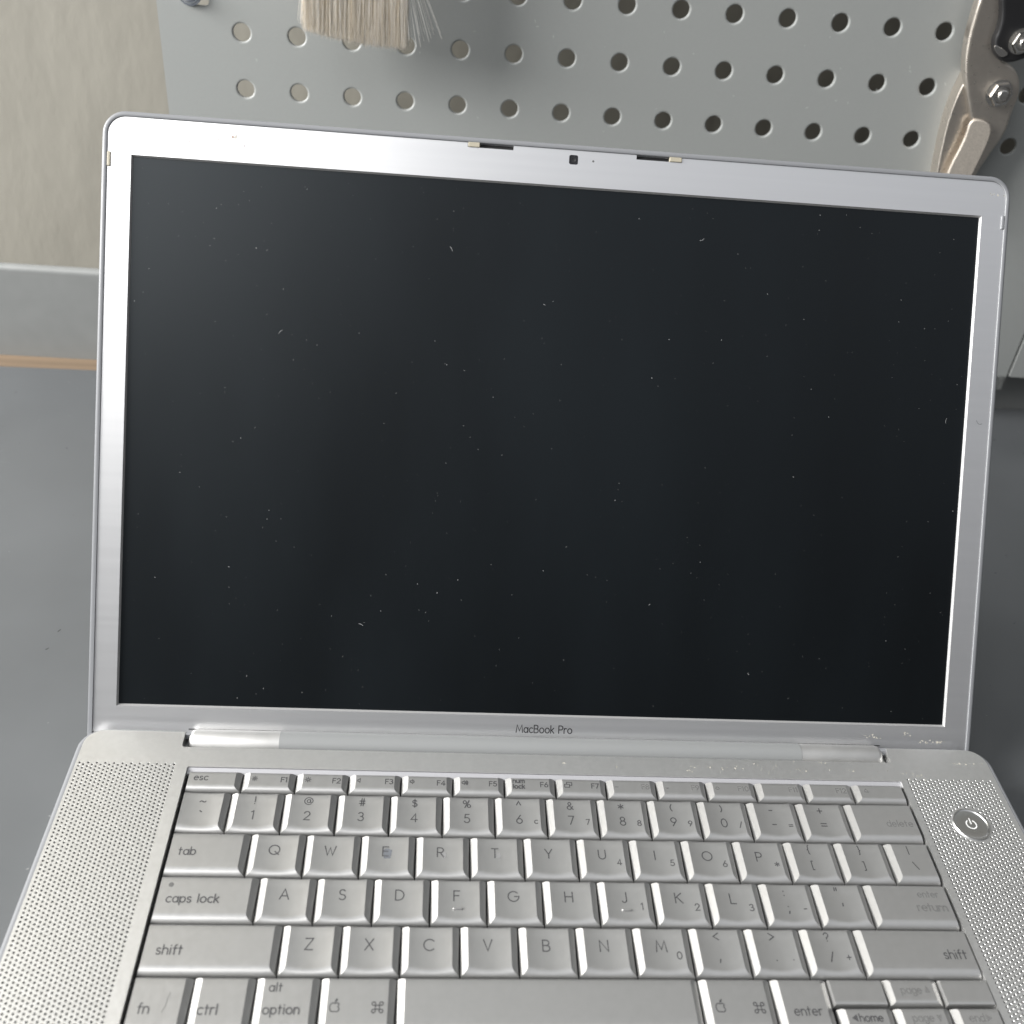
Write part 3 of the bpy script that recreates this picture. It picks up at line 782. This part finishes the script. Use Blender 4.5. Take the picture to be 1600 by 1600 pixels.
mb = MB()
prof = [(362.5, DESK - 30), (362.5, 36)] + [(366 - 3.5 * cos(radians(a)), 36 + 3.5 * sin(radians(a))) for a in range(15, 181, 15)] + [(369.5, DESK - 30)]
V, F = loft([[(x, y, z) for y, z in prof] for x in (-1100, 1100)])
tag(obj('upstand', V, F, M['ledge'], None, 30), 'long grey metal upstand with a rounded top edge along the back of the workbench', 'upstand')

mb = MB(); mb.box(-1100, 1100, 424, 446, -150, 1600)
wl = mb.build('wall', M['wall']); tag(wl, 'beige rough plaster wall behind the perforated board', 'wall'); wl['kind'] = 'structure'

# ------------------------------------------------------------------ pegboard: sheet metal with round holes and turned-in edges
PU = Vector((0.99992, -0.0111, 0.00556)).normalized(); PV = Vector((-0.0051, 0.0136, 0.9999)).normalized(); PN = PU.cross(PV)
PO = Vector((-153.48, 350.84, 154.23)); PP, PQ = 28.1, 27.67
# PN points away from... keep w positive towards the viewer
if PN.y > 0: PN = -PN
pegboard = empty('pegboard', (60, 350, 11.6), 'grey perforated steel pegboard with rows of round holes above the workbench', 'pegboard')
pinv = Vector((60, 350, 11.6))
def peg(v):
    p = PO + PU * v[0] + PV * v[1] + PN * v[2] - pinv
    return tuple(p)
mb = MB()
I0, I1, J0, J1 = -1, 16, -5, 14
HR = 4.45
seam_u = 475.2
def quad(u0, u1, v0, v1): mb.add([(u0, v0, 0), (u1, v0, 0), (u1, v1, 0), (u0, v1, 0)], [(0, 1, 2, 3)])
SLOT = (-18.8, -9.2, 40.2, 62.0)
for i in range(0, I1):
    for j in range(J0, J1):
        u, v = i * PP, j * PQ; a, b = PP / 2, PQ / 2
        n = 24
        sq = []
        for k in range(n):
            an = 2 * pi * k / n; c, s = cos(an), sin(an); m_ = max(abs(c), abs(s)); sq.append((u + a * c / m_, v + b * s / m_, 0))
        V = list(sq)
        rings = [(HR + 1.3, 0), (HR + .8, 0), (HR + .4, -.1), (HR + .12, -.35), (HR, -.75), (HR, -1.8)]
        for r, z in rings: V += [(u + r * cos(2 * pi * k / n), v + r * sin(2 * pi * k / n), z) for k in range(n)]
        F = []
        for q in range(len(rings)):
            for k in range(n):
                k2 = (k + 1) % n; F.append((q * n + k, q * n + k2, (q + 1) * n + k2, (q + 1) * n + k))
        mb.add(V, F)
        # square corners are met exactly at 45 degrees because n is a multiple of 8
UL = -41.5; U_L = -PP / 2; U_R = (I1 - .5) * PP; V_B = (J0 - .5) * PQ; V_T = (J1 - .5) * PQ
# plain margins left and right, with a slot in the left one
sx0, sx1, sv0 = -26.0, -8.9 - 14.05 + 13.2, 38.8
V, F = plate([(UL, V_B), (U_L, V_B), (U_L, V_T), (UL, V_T)], [rrect(-25.5, -15.2, 39.0, 62.0, 2.2, 5)], -1.5, 0)
mb.add(V, F)
quad(U_R, seam_u, V_B, V_T)
V_P = V_T; V_T = 900
quad(UL, seam_u, V_P, V_T)
quad(UL, seam_u, -142.6, V_B)
# turned-back edges
for (u0, v0, u1, v1) in ((UL, -142.6, UL, V_T), (seam_u, -142.6, seam_u, V_T), (UL, -142.6, seam_u, -142.6), (UL, V_T, seam_u, V_T)):
    mb.add([(u0, v0, 0), (u1, v1, 0), (u1, v1, -3), (u0, v0, -3)], [(0, 1, 2, 3)])
mb.build('perforated_sheet', M['peg'], pegboard, 30, peg)
# small scuffs in the paint
mb = MB()
for q in range(34):
    a_ = random.uniform(0, 420); b_ = random.uniform(-10, 60)
    fleck(mb, a_, b_, .03, random.uniform(.5, 2.2), random.uniform(.25, .6), random.uniform(0, 3))
r = mb.build('scuff', mat('pale_scuff', (0.46, 0.47, 0.46), 0.6), pegboard, None, peg); r['kind'] = 'stuff'
# bolt at the slot
def hexbolt(name, place, r, parent, m, rot=0.2):
    loops = [[(r * 1.12 * cos(2 * pi * k / 24), r * 1.12 * sin(2 * pi * k / 24), z) for k in range(24)] for z in (0, .9)]
    V, F = loft(loops); mb_ = MB(); mb_.add(V, F)
    hexr = lambda k: r * (1 / max(abs(cos(((2 * pi * k / 24) % (pi / 3)) - pi / 6)), .1)) * .87
    loops = [[(hexr(k) * s * cos(2 * pi * k / 24 + rot), hexr(k) * s * sin(2 * pi * k / 24 + rot), z) for k in range(24)] for s, z in ((1, .9), (1, r * .62), (.93, r * .75))]
    loops += [[(r * s * cos(2 * pi * k / 24 + rot), r * s * sin(2 * pi * k / 24 + rot), z) for k in range(24)] for s, z in ((.70, r * .78), (.62, r * .66), (.46, r * .66), (.44, r * .95), (.38, r * 1.02), (.02, r * 1.0))]
    V, F = loft(loops); mb_.add(V, F)
    return mb_.build(name, m, parent, 32, place)
loops = [[(-24.5 + r * cos(2 * pi * k / 24), 44.6 + r * sin(2 * pi * k / 24), z) for k in range(24)] for r, z in ((6.2, 0), (6.2, .8), (5.2, .9), (5.1, 2.2), (4.4, 3.6), (2.6, 4.4), (2.3, 3.2), (.1, 3.2))]
V, F = loft(loops)
obj('fixing_bolt', V, F, M['zinc'], pegboard, 40, peg)

# neighbouring plain panel to the right
np_ = MB()
V, F = plate(rrect(seam_u + 1.6, seam_u + 520, -142.6, 260, 1.0, 3), [], -9, 0.4)
panel_o = Vector((700, 340, 11.6))
o = obj('metal_panel', V, F, M['peg'], None, None, lambda v: tuple(Vector(peg(v)) + pinv - panel_o))
o.location = panel_o * MM
bevel(o, .6); tag(o, 'plain grey metal panel at the right edge, its lower corner just beside the laptop lid', 'panel')

# ------------------------------------------------------------------ pixel rays used only to find real positions on a vertical plane
def at(x, y, Y):
    d = R.transposed() @ Vector(((x - 800) / 1573.5, -(y - 800) / 1573.5, -1))
    t = (Y - CAM.y) / d.y
    p = CAM + d * t
    return p

# ------------------------------------------------------------------ flat paint brush hanging in front of the board
by = 322.0
c0 = at(572, 40, by)
brush = empty('paint_brush', tuple(c0), 'flat paint brush with pale bristles hanging head down from the grey board', 'paint brush')
binv = Vector(c0); BR = lambda v: tuple(Vector(v) - binv)
mb = MB()
pl, pr_ = at(475, 42, by), at(636, 72, by)
for q in range(6500):
    t = random.random(); dy = random.uniform(-6, 6)
    tip = pl.lerp(pr_, t); tip.z += random.gauss(0, .85) - 1.6 * sin(pi * t) ** .7 + (abs(dy) - 3) * .12
    root = Vector((pl.x + 2 + (pr_.x - pl.x - 3) * t, by + dy * .8, tip.z + 52 - t * 1.5))
    tip.y = by + dy + random.gauss(0, .5); tip.x += random.gauss(0, .6)
    mid = root.lerp(tip, .55) + Vector((random.gauss(0, .5), random.gauss(0, .4), 0))
    V, F = tube([root, mid, tip], .12, .025, 3)
    mb.add(V, F, random.choice((0, 0, 1, 2, 2)))
for q in range(30):                        # strays, mostly on the right
    right = q < 22
    s = random.random()
    if right: tip = at(634 + 58 * s, 68 - 12 * s * s + random.uniform(-14, 4), by)
    else: tip = at(474 - 14 * s, 30 + random.uniform(-10, 6), by)
    root = Vector(((pr_.x - 5 + 2 * s) if right else pl.x + 3, by + random.uniform(-4, 4), tip.z + 50))
    tip.y += random.uniform(-7, 7)
    mid = root.lerp(tip, .5) + Vector((-1.8 * s if right else .8, 0, 0))
    V, F = tube([root, mid, tip], .17, .07, 3); mb.add(V, F, 2)
o = mb.build('bristles', [M['bristle'], M['bristle2'], M['bristle3']], brush, None, BR)
zt = pl.z + 47
xm = (pl.x + pr_.x) / 2; hw = (pr_.x - pl.x) / 2
loops = [[(xm + x, by + y, z) for x, y in rrect(-a_, a_, -b_, b_, b_ * .9, 5)] for a_, b_, z in ((hw - .5, 7, zt), (hw - .5, 7.2, zt + 6), (hw - 1, 7.2, zt + 30))]
V, F = loft(loops); obj('ferrule', V, F, M['zinc'], brush, 40, BR)
loops = [[(xm + x, by + y, z) for x, y in rrect(-a_, a_, -b_, b_, b_ * .9, 5)] for a_, b_, z in ((hw - 2, 6.5, zt + 30), (hw - 4, 6.5, zt + 40), (12, 6, zt + 65), (9, 6, zt + 110), (12, 5, zt + 140), (6, 3, zt + 152))]
V, F = loft(loops); obj('handle', V, F, M['wood'], brush, 40, BR)

# ------------------------------------------------------------------ snips hanging at the right
sy = 336.0
c0 = at(1560, 145, sy)
snips = empty('snips', tuple(c0), 'satin nickel tin snips with black handle links hanging blades down on the board at right', 'snips')
sinv = Vector(c0); SN = lambda v: tuple(Vector(v) - sinv)
def smoothpoly(P, it=2):
    for _ in range(it):
        Q = []
        for i in range(len(P)):
            a, b = Vector(P[i]), Vector(P[(i + 1) % len(P)])
            Q += [tuple(a * .75 + b * .25), tuple(a * .25 + b * .75)]
        P = Q
    return P
def slab(name, pix, Y, front, back, m, parent, bev=1.2, it=2, seg=3, tilt=0):
    """outline measured on the photo, placed at depth Y, with its own thickness"""
    P = smoothpoly(pix, it) if it else pix
    W = [at(x, y, Y) for x, y in P]
    V, F = plate([(p.x, p.z) for p in W], [], 0, 1)
    xm_ = min(p.x for p in W)
    o = obj(name, [SN((v[0], (Y - front - tilt * (v[0] - xm_)) if v[2] else Y + back, v[1])) for v in V], F, m, parent, 32)
    # drop the triangulation inside caps so that the bevel follows the outline only
    bm = bmesh.new(); bm.from_mesh(o.data); bmesh.ops.dissolve_limit(bm, angle_limit=radians(1), verts=bm.verts[:], edges=bm.edges[:]); bm.to_mesh(o.data); bm.free()
    o.data.shade_smooth(); o.data.set_sharp_from_angle(angle=radians(60))
    return bevel(o, bev, seg, 40)
# rear jaw (behind, on the left)
slab('blade', [(1512, 105), (1500, 130), (1488, 155), (1476, 190), (1467, 230), (1458, 275), (1450, 330), (1500, 330), (1512, 250), (1530, 200), (1540, 150)], sy + 5, 4, 6, M['snips'], snips, 2.2)
# front jaw: curved handle arm, round head and blade in one casting
slab('blade', [(1536, -30), (1520, 20), (1509, 60), (1504, 100), (1507, 140), (1514, 180), (1520, 205), (1500, 240), (1480, 270), (1465, 310), (1458, 340), (1488, 340), (1520, 272), (1548, 232), (1568, 205), (1578, 172), (1590, 145), (1590, 118), (1578, 100), (1560, 92), (1560, 60), (1572, 20), (1582, -30)], sy, 3.5, 4.5, M['snips'], snips, 1.6)
# the raised cutting facet of the front jaw
slab('blade_facet', [(1516, 184), (1543, 188), (1547, 206), (1516, 272), (1496, 310), (1470, 310), (1480, 268), (1508, 215)], sy - 3.4, 0.4, 1.0, M['facet'], snips, 1.6, 2, 3, .2)
# black link arm over the head
slab('handle_link', [(1558, -30), (1562, 20), (1556, 45), (1549, 60), (1549, 80), (1560, 95), (1580, 95), (1612, 82), (1640, 60), (1650, -30)], sy - 4, 4.5, 2, M['black'], snips, 1.4)
slab('link_washer', [(1551, 68), (1556, 84), (1566, 90), (1576, 84), (1568, 76)], sy - 8.4, .8, .2, M['steel'], snips, .3, 2)
for (bx_, by_, rr, Y) in ((1560, 145, 6.2, sy - 3.4), (1594, 64, 5.6, sy - 8.4)):
    c = at(bx_, by_, Y)
    hexbolt('pivot_bolt', lambda v, c=c, Y=Y: SN((c.x + v[0], Y - v[2], c.z + v[1])), rr, snips, M['steel'])
